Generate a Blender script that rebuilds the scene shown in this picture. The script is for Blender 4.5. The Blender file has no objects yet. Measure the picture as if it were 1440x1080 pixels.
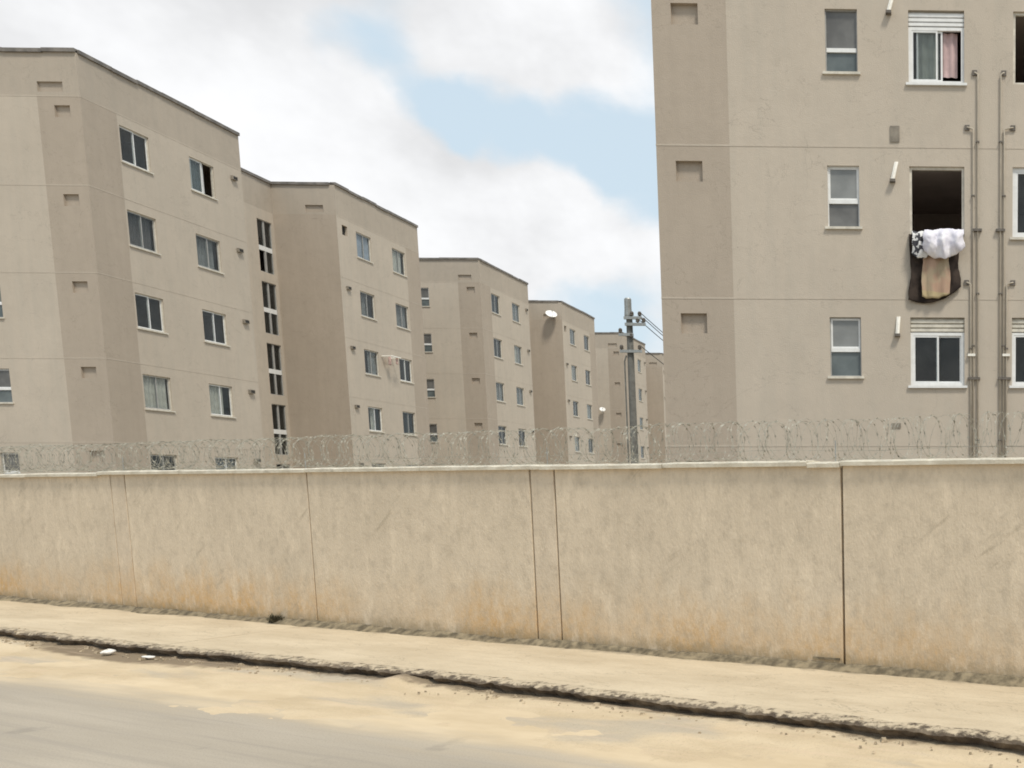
import bpy, math, random
from mathutils import Vector, Matrix, noise as mnoise
random.seed(7)
scene = bpy.context.scene
col = scene.collection
R = math.radians

# ---------------------------------------------------------------- camera
EYE = 2.02                                   # road at z=0, pavement at z=0.12
cam_d = bpy.data.cameras.new('camera'); cam = bpy.data.objects.new('camera', cam_d); col.objects.link(cam)
rx = Vector((0.99937718, -0.03518544, -0.00268886)); up = Vector((0.00651981, 0.10922249, 0.99399595)); fw = Vector((0.0346805, 0.9933944, -0.10938387))
m3 = Matrix((rx, up, -fw)).transposed()
cam.matrix_world = Matrix.Translation((0, 0, EYE)) @ m3.to_4x4()
cam_d.sensor_width = 36; cam_d.lens = 1326.24/1440*36
cam_d.shift_x = (720-1339.31)/1440; cam_d.shift_y = (828.18-540)/1440
cam_d.clip_start = 0.1; cam_d.clip_end = 4000
scene.camera = cam

# ---------------------------------------------------------------- light
SUN_EL, SUN_AZ = 58, 138                     # azimuth clockwise from +Y
sun_d = bpy.data.lights.new('sun', 'SUN'); sun = bpy.data.objects.new('sun', sun_d); col.objects.link(sun)
sun_d.energy = 2.3; sun_d.angle = R(10); sun_d.color = (1, .925, .80)
sd = Vector((math.sin(R(SUN_AZ))*math.cos(R(SUN_EL)), math.cos(R(SUN_AZ))*math.cos(R(SUN_EL)), math.sin(R(SUN_EL))))
sun.rotation_euler = (-sd).to_track_quat('-Z', 'Y').to_euler()
sun.location = (20, -20, 40)

class NT:
    """tiny node-tree helper"""
    def __init__(s, tree): s.t = tree; s.n = tree.nodes; s.l = tree.links
    def add(s, typ, **kw):
        nd = s.n.new(typ); ins = kw.pop('ins', {})
        for k, v in kw.items(): setattr(nd, k, v)
        for k, v in ins.items(): s.put(nd.inputs[k], v)
        return nd
    def put(s, sock, v):
        if hasattr(v, 'links'): s.l.new(v, sock)
        else: sock.default_value = v
    def math(s, op, a, b=0.0, c=0.0, clamp=False):
        nd = s.n.new('ShaderNodeMath'); nd.operation = op; nd.use_clamp = clamp
        for i, v in enumerate((a, b, c)): s.put(nd.inputs[i], v)
        return nd.outputs[0]
    def vmath(s, op, a, b=(0, 0, 0)):
        nd = s.n.new('ShaderNodeVectorMath'); nd.operation = op
        s.put(nd.inputs[0], a); s.put(nd.inputs[1], b)
        return nd.outputs['Value'] if op in ('DOT_PRODUCT', 'LENGTH', 'DISTANCE') else nd.outputs[0]
    def mapr(s, v, a, b, c=0.0, d=1.0, smooth=True):
        nd = s.n.new('ShaderNodeMapRange'); nd.interpolation_type = 'SMOOTHSTEP' if smooth else 'LINEAR'
        for k, x in zip(('Value', 'From Min', 'From Max', 'To Min', 'To Max'), (v, a, b, c, d)): s.put(nd.inputs[k], x)
        return nd.outputs[0]
    def noise(s, vec, scale, detail=4, rough=.55, dist=0.0):
        nd = s.n.new('ShaderNodeTexNoise')
        for k, v in (('Vector', vec), ('Scale', scale), ('Detail', detail), ('Roughness', rough), ('Distortion', dist)): s.put(nd.inputs[k], v)
        return nd.outputs[0]
    def mix(s, f, a, b, typ='MIX'):
        nd = s.n.new('ShaderNodeMix'); nd.data_type = 'RGBA'; nd.blend_type = typ
        s.put(nd.inputs[0], f); s.put(nd.inputs[6], c4(a)); s.put(nd.inputs[7], c4(b))
        return nd.outputs[2]
    def mapping(s, vec, scale=(1, 1, 1), loc=(0, 0, 0)):
        nd = s.n.new('ShaderNodeMapping'); s.put(nd.inputs['Vector'], vec); s.put(nd.inputs['Scale'], scale); s.put(nd.inputs['Location'], loc)
        return nd.outputs[0]
def c4(v): return v if hasattr(v, 'links') else (v[0], v[1], v[2], 1)

world = bpy.data.worlds.new('World'); scene.world = world; world.use_nodes = True
W = NT(world.node_tree); W.n.clear()
sky = W.add('ShaderNodeTexSky', sky_type='NISHITA', sun_disc=False, sun_elevation=R(SUN_EL), sun_rotation=R(SUN_AZ), air_density=1.3, dust_density=1.6, ozone_density=1.2)
tc = W.add('ShaderNodeTexCoord'); d = W.vmath('NORMALIZE', tc.outputs['Generated'])
sep = W.add('ShaderNodeSeparateXYZ', ins={0: d})
den = W.math('ADD', W.math('MAXIMUM', sep.outputs[2], 0.0), 0.22)
pl = W.add('ShaderNodeCombineXYZ', ins={0: W.math('DIVIDE', sep.outputs[0], den), 1: W.math('DIVIDE', sep.outputs[1], den), 2: sep.outputs[2]}).outputs[0]
n1 = W.noise(pl, 1.15, 7, .58, .35)
n2 = W.noise(W.mapping(d, (1, 1, 1.6), (3.1, .4, 1.7)), 9, 6, .6, .3)
dd = W.vmath('ADD', d, W.vmath('SCALE', (0, 0, 0)))
warp = W.add('ShaderNodeTexNoise', ins={'Vector': d, 'Scale': 7.0, 'Detail': 5.0})
wv = W.vmath('SUBTRACT', warp.outputs['Color'], (.5, .5, .5))
sc = W.n.new('ShaderNodeVectorMath'); sc.operation = 'SCALE'; W.put(sc.inputs[0], wv); sc.inputs['Scale'].default_value = .13
dw = W.vmath('ADD', d, sc.outputs[0])
def blob(v, rad, amt):
    q = W.n.new('ShaderNodeVectorMath'); q.operation = 'MULTIPLY'
    df = W.vmath('SUBTRACT', dw, Vector(v).normalized())
    W.put(q.inputs[0], df); q.inputs[1].default_value = (1, 1, 1.25)
    return W.mapr(W.vmath('LENGTH', q.outputs[0]), rad*.35, rad, amt, 0.0)
acc = W.math('ADD', W.math('MULTIPLY', n1, .62), W.math('MULTIPLY', n2, .42))
for v, rad, amt in [((-.552, .766, .33), .21, .5), ((-.475, .83, .30), .10, .33), ((-.402, .88, .235), .13, .5), ((-.30, .92, .24), .09, .25), ((-.325, .862, .378), .12, .36), ((-.51, .818, .25), .12, .4),
                    ((-.458, .813, .365), .07, -.36), ((-.405, .858, .325), .055, -.30), ((-.37, .872, .318), .06, -.30), ((-.30, .905, .305), .08, -.30), ((-.25, .925, .275), .07, -.28), ((-.30, .935, .17), .07, -.2)]:
    acc = W.math('ADD', acc, blob(v, rad, amt))
cov = W.mapr(acc, .35, .77)
shade = W.mapr(W.noise(W.mapping(d, (1, 1, 1.4), (.3, .9, 0)), 5, 5, .6), .28, .72, .80, 1.08)
cl = W.n.new('ShaderNodeVectorMath'); cl.operation = 'SCALE'; cl.inputs[0].default_value = (7.3, 7.35, 7.45); W.put(cl.inputs['Scale'], shade)
veil = W.mix(.85, sky.outputs[0], (5.4, 6.45, 7.2))                # thin high haze over the blue
bg = W.add('ShaderNodeBackground', ins={'Color': W.mix(cov, veil, cl.outputs[0]), 'Strength': .1})
wo = W.add('ShaderNodeOutputWorld', ins={'Surface': bg.outputs[0]})

scene.render.engine = 'CYCLES'
vs = scene.view_settings
vs.view_transform = 'Standard'; vs.look = 'None'; vs.gamma = 1; vs.exposure = 0.35; vs.use_curve_mapping = False
scene.cycles.transparent_max_bounces = 12; scene.cycles.filter_width = 1.8

# ---------------------------------------------------------------- helpers
def material(name):
    m = bpy.data.materials.new(name); m.use_nodes = True; t = NT(m.node_tree)
    b = t.n['Principled BSDF']
    return m, t, b
def obj_co(t): return t.add('ShaderNodeTexCoord').outputs['Object']
def bump(t, b, h, dist=.01, strength=.5):
    t.put(b.inputs['Normal'], t.add('ShaderNodeBump', ins={'Height': h, 'Distance': dist, 'Strength': strength}).outputs[0])
def simple(name, c, rough=.6, var=.12, scale=6.0, metal=0.0, bmp=0.0):
    m, t, b = material(name); o = obj_co(t)
    f = t.noise(o, scale, 5)
    dk = [x*(1-var) for x in c]; lt = [min(1, x*(1+var)) for x in c]
    t.put(b.inputs['Base Color'], t.mix(t.mapr(f, .3, .7), dk, lt)); b.inputs['Roughness'].default_value = rough; b.inputs['Metallic'].default_value = metal
    if bmp: bump(t, b, t.noise(o, scale*12, 3), bmp, .6)
    return m
def facade_mat(name, c, tint):
    m, t, b = material(name); o = obj_co(t)
    big = t.mapr(t.noise(o, .35, 4), .3, .7)
    st = t.mapr(t.noise(t.mapping(o, (2.2, 2.2, .22)), 1.6, 5, .6), .35, .75)          # faint rain streaks
    fine = t.noise(o, 38, 3, .6)
    k = t.mix(big, [x*.955 for x in c], [x*1.03 for x in c])
    k = t.mix(t.math('MULTIPLY', st, .42), k, tint)
    mot = t.mapr(t.noise(o, 2.6, 4, .65), .42, .8)
    k = t.mix(t.math('MULTIPLY', mot, .26), k, [x*.76 for x in c])
    pat = t.mapr(t.noise(t.mapping(o, (1, 1, .8), (2.2, 5.1, .7)), .9, 5, .6), .54, .62)
    k = t.mix(t.math('MULTIPLY', pat, .14), k, [min(1, x*1.16) for x in c])
    crk = t.mapr(t.math('ABSOLUTE', t.math('SUBTRACT', t.noise(o, .55, 6, .62, .6), .5)), .0, .0035, 1, 0)
    k = t.mix(t.math('MULTIPLY', crk, .35), k, [x*.5 for x in c])
    t.put(b.inputs['Base Color'], t.mix(t.math('MULTIPLY', fine, .16), k, [x*.8 for x in c]))
    b.inputs['Roughness'].default_value = .9; b.inputs['Specular IOR Level'].default_value = .2
    bump(t, b, t.math('ADD', t.noise(o, 55, 3), t.math('MULTIPLY', t.noise(o, 7, 3), .8)), .012, .45)
    return m
M = {}
M['light'] = facade_mat('beige_render', (.515, .455, .382), (.43, .395, .338))
M['dark'] = facade_mat('brown_render', (.425, .366, .303), (.365, .315, .26))
M['fascia'] = facade_mat('grey_brown_render', (.445, .39, .326), (.37, .335, .285))
M['flash'] = simple('roof_flashing', (.17, .155, .14), .6, .3, 3)
M['roof'] = simple('roof_sheet', (.25, .24, .22), .7, .2, 2)
M['white'] = simple('white_aluminium', (.74, .75, .75), .4, .05, 9)
M['grey_frame'] = simple('grey_aluminium', (.36, .36, .35), .4, .08, 9)
M['sill'] = simple('pale_sill', (.60, .57, .50), .8, .15, 8)
M['lintel'] = simple('dirty_lintel', (.24, .215, .18), .9, .2, 8)
M['room'] = simple('room_plaster', (.46, .40, .36), .9, .1, 2)
M['pipe'] = simple('painted_pipe', (.46, .41, .335), .6, .12, 5)
M['clamp'] = simple('pipe_clamp', (.13, .115, .10), .7, .2, 12)
M['hood'] = simple('white_plastic', (.80, .78, .72), .5, .06, 12)
M['void'] = simple('dark_duct', (.03, .028, .025), .9, .2, 8)
M['dish'] = simple('dish_enamel', (.80, .80, .78), .45, .06, 5)
M['metal'] = simple('galvanised_steel', (.36, .37, .36), .45, .15, 20, .6)
M['wire'] = simple('razor_wire_steel', (.34, .33, .28), .8, .25, 9, 0.0)
M['insul'] = simple('brown_porcelain', (.09, .075, .06), .35, .2, 20)
M['cable'] = simple('black_cable', (.05, .05, .05), .6, .1, 4)
M['pole'] = simple('pole_concrete', (.17, .17, .16), .9, .2, 4, 0, .004)
def glass_mat():
    m, t, b = material('window_glass'); o = obj_co(t)
    t.n.remove(b)
    g = t.add('ShaderNodeBsdfGlossy', ins={'Color': (.80, .82, .82, 1), 'Roughness': .04})
    tr = t.add('ShaderNodeBsdfTransparent', ins={'Color': (.86, .88, .88, 1)})
    fr = t.add('ShaderNodeLayerWeight', ins={'Blend': .5})
    df = t.add('ShaderNodeBsdfDiffuse', ins={'Color': (.30, .31, .31, 1)})
    nb = t.add('ShaderNodeBump', ins={'Height': t.noise(o, 1.4, 2), 'Distance': .02, 'Strength': .12})
    t.put(g.inputs['Normal'], nb.outputs[0])
    mx = t.add('ShaderNodeMixShader', ins={0: t.math('ADD', t.math('MULTIPLY', t.math('POWER', fr.outputs['Facing'], 5.0), .75), .022), 1: tr.outputs[0], 2: g.outputs[0]})
    mx2 = t.add('ShaderNodeMixShader', ins={0: t.mapr(t.noise(o, 3.0, 4), .3, .8, .02, .06), 1: mx.outputs[0], 2: df.outputs[0]})   # dust film
    t.put(t.n['Material Output'].inputs[0], mx2.outputs[0])
    return m
M['glass'] = glass_mat()
def frosted(nm, ca, cb):
    m, t, b = material(nm); o = obj_co(t)
    t.put(b.inputs['Base Color'], t.mix(t.mapr(t.noise(o, 2.0, 3), .3, .7), ca, cb))
    b.inputs['Roughness'].default_value = .28
    bump(t, b, t.noise(o, 90, 2), .002, .4)
    return m
M['frost'] = frosted('frosted_glass', (.10, .10, .098), (.17, .17, .165)); M['frost2'] = frosted('frosted_blue_glass', (.085, .105, .11), (.14, .165, .17)); M['frost3'] = frosted('frosted_pale_glass', (.19, .20, .20), (.26, .27, .27))
for nm, c in [('cream', (.62, .60, .54)), ('greycloth', (.27, .275, .275)), ('blue', (.42, .47, .56)), ('pink', (.50, .37, .37)), ('darkc', (.13, .12, .12))]:
    M['cur_'+nm] = simple('curtain_'+nm, c, .95, .12, 5)

class MB:
    def __init__(s): s.v = []; s.f = []; s.m = []; s.mats = []; s.sm = False
    def mi(s, m):
        if m not in s.mats: s.mats.append(m)
        return s.mats.index(m)
    def face(s, pts, m):
        i = len(s.v); s.v += [tuple(p) for p in pts]; s.f.append(tuple(range(i, i+len(pts)))); s.m.append(s.mi(m))
    def box(s, o, ax, lo, hi, m):
        """box in frame o + u*ax[0]+v*ax[1]+w*ax[2]"""
        P = [o + ax[0]*(hi[0] if i & 1 else lo[0]) + ax[1]*(hi[1] if i & 2 else lo[1]) + ax[2]*(hi[2] if i & 4 else lo[2]) for i in range(8)]
        i0 = len(s.v); s.v += [tuple(p) for p in P]; k = s.mi(m)
        fl = ax[0].cross(ax[1]).dot(ax[2]) < 0
        for q in ((0, 2, 3, 1), (4, 5, 7, 6), (0, 1, 5, 4), (2, 6, 7, 3), (0, 4, 6, 2), (1, 3, 7, 5)):
            q = [i0+j for j in q]
            s.f.append(tuple(reversed(q)) if fl else tuple(q)); s.m.append(k)
    def tube(s, pts, r, m, n=8, cap=True):
        k = s.mi(m); rings = []; pts = [Vector(p) for p in pts]
        rr = r if isinstance(r, (list, tuple)) else [r]*len(pts)
        ref = None
        for i, p in enumerate(pts):
            t = (pts[min(i+1, len(pts)-1)] - pts[max(i-1, 0)]).normalized()
            if ref is None: ref = t.orthogonal().normalized()
            ref = (ref - t*ref.dot(t)); ref = ref.normalized() if ref.length > 1e-6 else t.orthogonal().normalized()
            b = t.cross(ref); i0 = len(s.v)
            for j in range(n):
                a = 2*math.pi*j/n; s.v.append(tuple(p + (ref*math.cos(a) + b*math.sin(a))*rr[i]))
            rings.append(i0)
        for a, b in zip(rings, rings[1:]):
            for j in range(n): s.f.append((a+j, a+(j+1) % n, b+(j+1) % n, b+j)); s.m.append(k)
        if cap:
            s.f.append(tuple(rings[0]+j for j in reversed(range(n)))); s.m.append(k)
            s.f.append(tuple(rings[-1]+j for j in range(n))); s.m.append(k)
    def grid(s, fn, nu, nv, m, closed=False):
        i0 = len(s.v); k = s.mi(m)
        for j in range(nv+1):
            for i in range(nu+1): s.v.append(tuple(fn(i/nu, j/nv)))
        for j in range(nv):
            for i in range(nu):
                a = i0+j*(nu+1)+i; s.f.append((a, a+1, a+nu+2, a+nu+1)); s.m.append(k)
    def build(s, name, parent=None, smooth=False, kind=None, solid=0, bevel=0):
        me = bpy.data.meshes.new(name); me.from_pydata(s.v, [], s.f)
        for m in s.mats: me.materials.append(M[m] if isinstance(m, str) else m)
        me.polygons.foreach_set('material_index', s.m)
        if smooth: me.polygons.foreach_set('use_smooth', [True]*len(s.f))
        me.update()
        o = bpy.data.objects.new(name, me); col.objects.link(o)
        if parent: o.parent = parent
        if kind: o['kind'] = kind
        if solid:
            md = o.modifiers.new('solid', 'SOLIDIFY'); md.thickness = solid; md.offset = 0
        if bevel:
            md = o.modifiers.new('bevel', 'BEVEL'); md.width = bevel; md.segments = 1; md.limit_method = 'ANGLE'
        return o
def tag(o, label, cat, group=None):
    o['label'] = label; o['category'] = cat
    if group: o['group'] = group
    return o
def empty(name, loc, label, cat, group=None):
    o = bpy.data.objects.new(name, None); col.objects.link(o); o.location = loc; o.empty_display_size = .3
    return tag(o, label, cat, group)
Z = Vector((0, 0, 1))
def nz(x, y, z=0.0): return mnoise.fractal(Vector((x, y, z)), 1.0, 2.0, 4)

# ---------------------------------------------------------------- ground, road, sand, pavement
CW, SW = .907, .421                                    # the street runs along s, t points from the wall into the road
def SP(s, t, z=0.0): return Vector((s*CW - t*SW, 9.32 - s*SW - t*CW, z))
def st_nodes(t):
    pos = t.add('ShaderNodeNewGeometry').outputs['Position']
    dv = t.vmath('SUBTRACT', pos, (0, 9.32, 0))
    return pos, t.vmath('DOT_PRODUCT', dv, (CW, -SW, 0)), t.vmath('DOT_PRODUCT', dv, (-SW, -CW, 0))

def ground_mat():
    m, t, b = material('bare_earth'); o = obj_co(t)
    t.put(b.inputs['Base Color'], t.mix(t.mapr(t.noise(o, .3, 6), .35, .65), (.26, .21, .15), (.33, .29, .20))); b.inputs['Roughness'].default_value = 1
    return m
def asphalt_mat():
    m, t, b = material('dusty_asphalt'); pos, s, tt = st_nodes(t)
    al = t.add('ShaderNodeCombineXYZ', ins={0: t.math('MULTIPLY', s, .16), 1: t.math('MULTIPLY', tt, 1.3)}).outputs[0]
    k = t.mix(t.mapr(t.noise(al, 1.1, 6, .6), .32, .7), (.345, .300, .238), (.43, .375, .30))
    k = t.mix(t.math('MULTIPLY', t.mapr(t.noise(pos, 70, 3, .7), .45, .75), .5), k, (.20, .18, .155))
    k = t.mix(t.math('MULTIPLY', t.mapr(t.noise(t.mapping(al, (.6, 3, 1), (2, 5, 0)), 2.5, 6, .65), .5, .68), .4), k, (.27, .24, .205))
    dust = t.math('MULTIPLY', t.mapr(t.math('ADD', tt, t.math('MULTIPLY', t.math('SUBTRACT', t.noise(al, 2.2, 6, .6), .5), 1.1)), 3.62, 2.85), 1.0)
    sd_ = t.mix(t.mapr(t.noise(t.add('ShaderNodeCombineXYZ', ins={0: t.math('MULTIPLY', s, .35), 1: tt}).outputs[0], 2.0, 6, .6), .3, .7), (.52, .41, .265), (.64, .52, .355))
    k = t.mix(dust, k, sd_)
    k = t.mix(t.math('MULTIPLY', t.mapr(t.noise(pos, 1.4, 4), .62, .7), .25), k, (.12, .115, .11))
    t.put(b.inputs['Base Color'], k); b.inputs['Roughness'].default_value = .85
    bump(t, b, t.noise(pos, 120, 3), .006, .5)
    return m
def sand_mat():
    m, t, b = material('gutter_sand'); pos, s, tt = st_nodes(t)
    al = t.add('ShaderNodeCombineXYZ', ins={0: t.math('MULTIPLY', s, .35), 1: tt}).outputs[0]
    k = t.mix(t.mapr(t.noise(al, 2.0, 6, .6), .3, .7), (.52, .41, .265), (.64, .52, .355))
    gp = t.mapr(t.noise(t.mapping(al, (1, 1, 1), (4.2, 1.1, 0)), 1.5, 4, .5), .53, .66)
    k = t.mix(t.math('MULTIPLY', gp, .75), k, (.43, .375, .295))                       # worn patches of grey asphalt
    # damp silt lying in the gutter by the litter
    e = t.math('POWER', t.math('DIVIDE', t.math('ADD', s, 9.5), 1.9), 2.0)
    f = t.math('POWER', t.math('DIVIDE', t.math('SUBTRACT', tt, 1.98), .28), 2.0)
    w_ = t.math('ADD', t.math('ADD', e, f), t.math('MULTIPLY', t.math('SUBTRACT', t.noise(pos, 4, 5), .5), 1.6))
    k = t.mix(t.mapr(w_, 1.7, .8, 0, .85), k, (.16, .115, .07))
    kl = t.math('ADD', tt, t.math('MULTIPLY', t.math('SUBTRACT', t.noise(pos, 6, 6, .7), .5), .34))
    k = t.mix(t.mapr(kl, 1.98, 1.86, 0, .8), k, (.15, .11, .07))                        # gutter shadow and trapped silt painted as one dark band along the kerb
    k = t.mix(t.math('MULTIPLY', t.mapr(t.noise(pos, 60, 3), .55, .75), .45), k, (.30, .235, .16))
    k = t.mix(t.math('MULTIPLY', t.mapr(t.noise(t.mapping(al, (.5, 2.5, 1)), 4, 5, .65), .5, .7), .35), k, (.66, .50, .36))
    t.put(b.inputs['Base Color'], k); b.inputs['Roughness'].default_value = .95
    bump(t, b, t.math('ADD', t.noise(pos, 150, 3), t.math('MULTIPLY', t.noise(pos, 18, 4), 2)), .012, .6)
    return m
def pave_mat():
    m, t, b = material('pale_concrete_pavement'); pos, s, tt = st_nodes(t)
    al = t.add('ShaderNodeCombineXYZ', ins={0: t.math('MULTIPLY', s, .4), 1: tt}).outputs[0]
    k = t.mix(t.mapr(t.noise(al, 1.6, 6, .6), .3, .72), (.50, .41, .285), (.62, .52, .375))
    k = t.mix(t.math('MULTIPLY', t.mapr(t.noise(pos, 45, 3), .5, .75), .3), k, (.33, .285, .21))
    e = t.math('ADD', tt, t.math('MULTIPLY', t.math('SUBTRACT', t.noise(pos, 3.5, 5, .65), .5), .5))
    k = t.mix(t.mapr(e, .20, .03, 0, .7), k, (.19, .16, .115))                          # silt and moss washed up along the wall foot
    k = t.mix(t.math('MULTIPLY', t.mapr(t.noise(t.mapping(al, (1, 2.2, 1), (3, 1, 0)), 5, 6, .7), .48, .7), .38), k, (.42, .335, .225))
    ck = t.mapr(t.math('ABSOLUTE', t.math('SUBTRACT', t.noise(al, 1.3, 6, .6, .5), .5)), 0, .004, 1, 0)
    k = t.mix(t.math('MULTIPLY', ck, .45), k, (.20, .16, .11))
    t.put(b.inputs['Base Color'], k); b.inputs['Roughness'].default_value = .92
    bump(t, b, t.math('ADD', t.noise(pos, 100, 3), t.math('MULTIPLY', t.noise(pos, 9, 4), 1.5)), .01, .6)
    return m
def kerb_mat():
    m, t, b = material('crumbling_kerb'); pos, s, tt = st_nodes(t)
    zz = t.add('ShaderNodeSeparateXYZ', ins={0: pos}).outputs[2]
    nzz = t.noise(pos, 14, 5, .65)
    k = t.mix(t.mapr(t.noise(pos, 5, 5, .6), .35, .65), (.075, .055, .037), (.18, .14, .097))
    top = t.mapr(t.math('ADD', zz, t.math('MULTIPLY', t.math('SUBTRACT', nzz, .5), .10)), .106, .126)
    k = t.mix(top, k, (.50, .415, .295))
    t.put(b.inputs['Base Color'], k); b.inputs['Roughness'].default_value = .95
    bump(t, b, nzz, .03, .8)
    return m
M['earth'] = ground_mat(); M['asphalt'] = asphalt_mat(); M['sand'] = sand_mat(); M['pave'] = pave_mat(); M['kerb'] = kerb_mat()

g = MB(); g.face([(-900, -900, -.06), (900, -900, -.06), (900, 900, -.06), (-900, 900, -.06)], 'earth'); g.build('ground', kind='structure')
g = MB(); g.face([SP(-60, 12), SP(60, 12), SP(60, 1.6), SP(-60, 1.6)], 'asphalt'); g.build('road', kind='structure')
S0, S1 = -34.0, 14.0
def kerb_t(s): return 1.87 + .05*math.sin(s*.55+1) + .05*nz(s*1.3, 4.1) + .045*nz(s*5, 9.3)
def gap(s): return math.exp(-((s+5.02)/.22)**2)
def sandfn(i, j):
    s = S0 + (S1-S0)*i; t = 1.62 + 2.0*j
    wdt = (t-1.62)/2.0
    h = .028 - .046*wdt**.9 + .022*nz(s*.5, t*1.6, 2) + .010*nz(s*2.5, t*4, 5)
    h += .07*gap(s)*max(0, 1-abs(t-1.80)/.5)
    if j > .93: h -= .03*(j-.93)/.07
    return SP(s, t, max(h, -.03))
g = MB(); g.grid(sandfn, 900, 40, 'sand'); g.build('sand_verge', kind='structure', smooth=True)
g = MB()
N = 1500; prof = []
for i in range(N+1):
    s = S0+(S1-S0)*i/N; e = kerb_t(s); r1 = nz(s*7, 1.7); r2 = nz(s*5, 6.1); r3 = nz(s*11, 3.3)
    prof.append([SP(s, e-.17, .1215), SP(s, e-.09, .122+.004*r1), SP(s, e-.03, .117+.010*r2), SP(s, e+.005+.015*r1, .093+.014*r3), SP(s, e-.03+.025*r2, .06+.014*r1), SP(s, e-.06+.025*r3, .03), SP(s, e-.06, -.02)])
i0 = 0; k = g.mi('kerb')
for row in prof: g.v += [tuple(p) for p in row]
for i in range(N):
    for j in range(6): a = i*7+j; g.f.append((a, a+1, a+8, a+7)); g.m.append(k)
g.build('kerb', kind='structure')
# pavement slabs, cast in long bays
pav = MB(); pav.face([SP(S0, -.4, -.02), SP(S0, 1.68, -.02), SP(S1, 1.68, -.02), SP(S1, -.4, -.02)], 'kerb'); pav = pav.build('pavement', kind='structure')
cuts = [S0, -26, -17.6, -9.27, 6.4, S1]
for a, b in zip(cuts, cuts[1:]):
    q = MB(); nn = max(4, int((b-a)/.25))
    def top(i, j, a=a, b=b):
        s = a+.006+(b-a-.012)*i; t = -.1 + (kerb_t(s)-.15+.1)*j
        return SP(s, t, .120+.005*nz(s*.8, t*1.2, 8))
    q.grid(top, nn, 10, 'pave')
    # slab edges
    q.face([SP(a+.006, -.1, .12), SP(a+.006, 1.7, .12), SP(a+.006, 1.7, 0), SP(a+.006, -.1, 0)], 'pave')
    q.face([SP(b-.006, -.1, .12), SP(b-.006, -.1, 0), SP(b-.006, 1.7, 0), SP(b-.006, 1.7, .12)], 'pave')
    q.build('pavement_slab', pav, smooth=False)

# ---------------------------------------------------------------- perimeter wall
def wall_mat(name, base, off):
    m, t, b = material(name); pos, s, tt = st_nodes(t)
    zz = t.add('ShaderNodeSeparateXYZ', ins={0: pos}).outputs[2]
    p2 = t.add('ShaderNodeCombineXYZ', ins={0: t.math('ADD', s, off), 1: zz, 2: tt}).outputs[0]
    k = t.mix(t.mapr(t.noise(p2, .7, 5, .6), .3, .7), [x*.93 for x in base], [x*1.05 for x in base])
    drip = t.noise(t.mapping(p2, (5.5, .5, 1)), 1.6, 6, .65)
    k = t.mix(t.math('MULTIPLY', t.mapr(drip, .45, .75), .22), k, (.44, .37, .265))
    # splashed clay: patchy along the wall, ragged upper outline
    along = t.mapr(t.noise(t.add('ShaderNodeCombineXYZ', ins={0: s}).outputs[0], .21, 2), .38, .58, .16, 1.0)
    rag = t.math('ADD', zz, t.math('MULTIPLY', t.math('SUBTRACT', t.noise(t.mapping(p2, (1.6, .9, 1)), 1.7, 7, .66), .5), 1.25))
    cl = t.math('MULTIPLY', t.mapr(rag, 1.02, .20), along)
    spl = t.mapr(t.noise(t.mapping(p2, (1.5, 1, 1), (0, 3, 0)), 7, 6, .72), .38, .66, .55, 1)
    k = t.mix(t.math('MULTIPLY', t.math('MULTIPLY', cl, spl), .95), k, (.575, .355, .145))
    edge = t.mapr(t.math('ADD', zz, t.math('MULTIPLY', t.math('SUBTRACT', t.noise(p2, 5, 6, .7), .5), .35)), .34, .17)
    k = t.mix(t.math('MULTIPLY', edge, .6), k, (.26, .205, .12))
    # scuffs and knocked-off plaster
    rot = t.mapping(p2, (1, 1, 1)); nd = rot.node; nd.inputs['Rotation'].default_value = (0, 0, R(-38))
    sc2 = t.noise(t.mapping(rot, (.6, 3.2, 1)), 1.5, 6, .7)
    k = t.mix(t.math('MULTIPLY', t.math('MULTIPLY', t.mapr(sc2, .55, .70), t.mapr(t.noise(t.mapping(p2, (1, 1, 1), (3.3, 1.2, 0)), .55, 3), .5, .62)), .5), k, (.30, .25, .18))
    blot = t.noise(t.mapping(p2, (1, .7, 1), (1.3, 0, 0)), 6.5, 6, .7)
    k = t.mix(t.math('MULTIPLY', t.mapr(blot, .46, .68), .40), k, [x*.64 for x in base])
    lite = t.noise(t.mapping(p2, (1.2, .5, 1), (7.7, 2, 0)), 3.2, 6, .68)
    k = t.mix(t.math('MULTIPLY', t.mapr(lite, .50, .70), .5), k, [min(1, x*1.25) for x in base])
    jt = None
    k = t.mix(t.math('MULTIPLY', t.mapr(t.noise(t.mapping(p2, (1, .4, 1)), 24, 5, .7), .48, .72), .30), k, [x*.66 for x in base])
    wn = t.noise(p2, 16, 4, .7)
    k = t.mix(t.math('MULTIPLY', t.mapr(wn, .58, .75), .3), k, [min(1, x*1.22) for x in base])
    t.put(b.inputs['Base Color'], k); b.inputs['Roughness'].default_value = .93; b.inputs['Specular IOR Level'].default_value = .15
    bump(t, b, t.math('ADD', t.noise(t.mapping(p2, (1, .45, 1)), 42, 4, .65), t.math('MULTIPLY', t.noise(p2, 7, 4), .5)), .012, .6)
    return m
M['wall'] = wall_mat('wall_roughcast', (.635, .54, .415), 0.0)
M['wallb'] = wall_mat('wall_roughcast_pillar', (.62, .525, .405), 7.3)
def coping_mat():
    m, t, b = material('coping_concrete'); o = t.add('ShaderNodeNewGeometry').outputs['Position']
    k = t.mix(t.mapr(t.noise(o, 4, 6, .65), .35, .7), (.58, .53, .43), (.74, .69, .58))
    k = t.mix(t.mapr(t.noise(o, 2.2, 4), .6, .72, 0, .5), k, (.25, .22, .17))
    t.put(b.inputs['Base Color'], k); b.inputs['Roughness'].default_value = .9; bump(t, b, t.noise(o, 40, 4), .01, .7)
    return m
M['cope'] = coping_mat()
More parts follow.
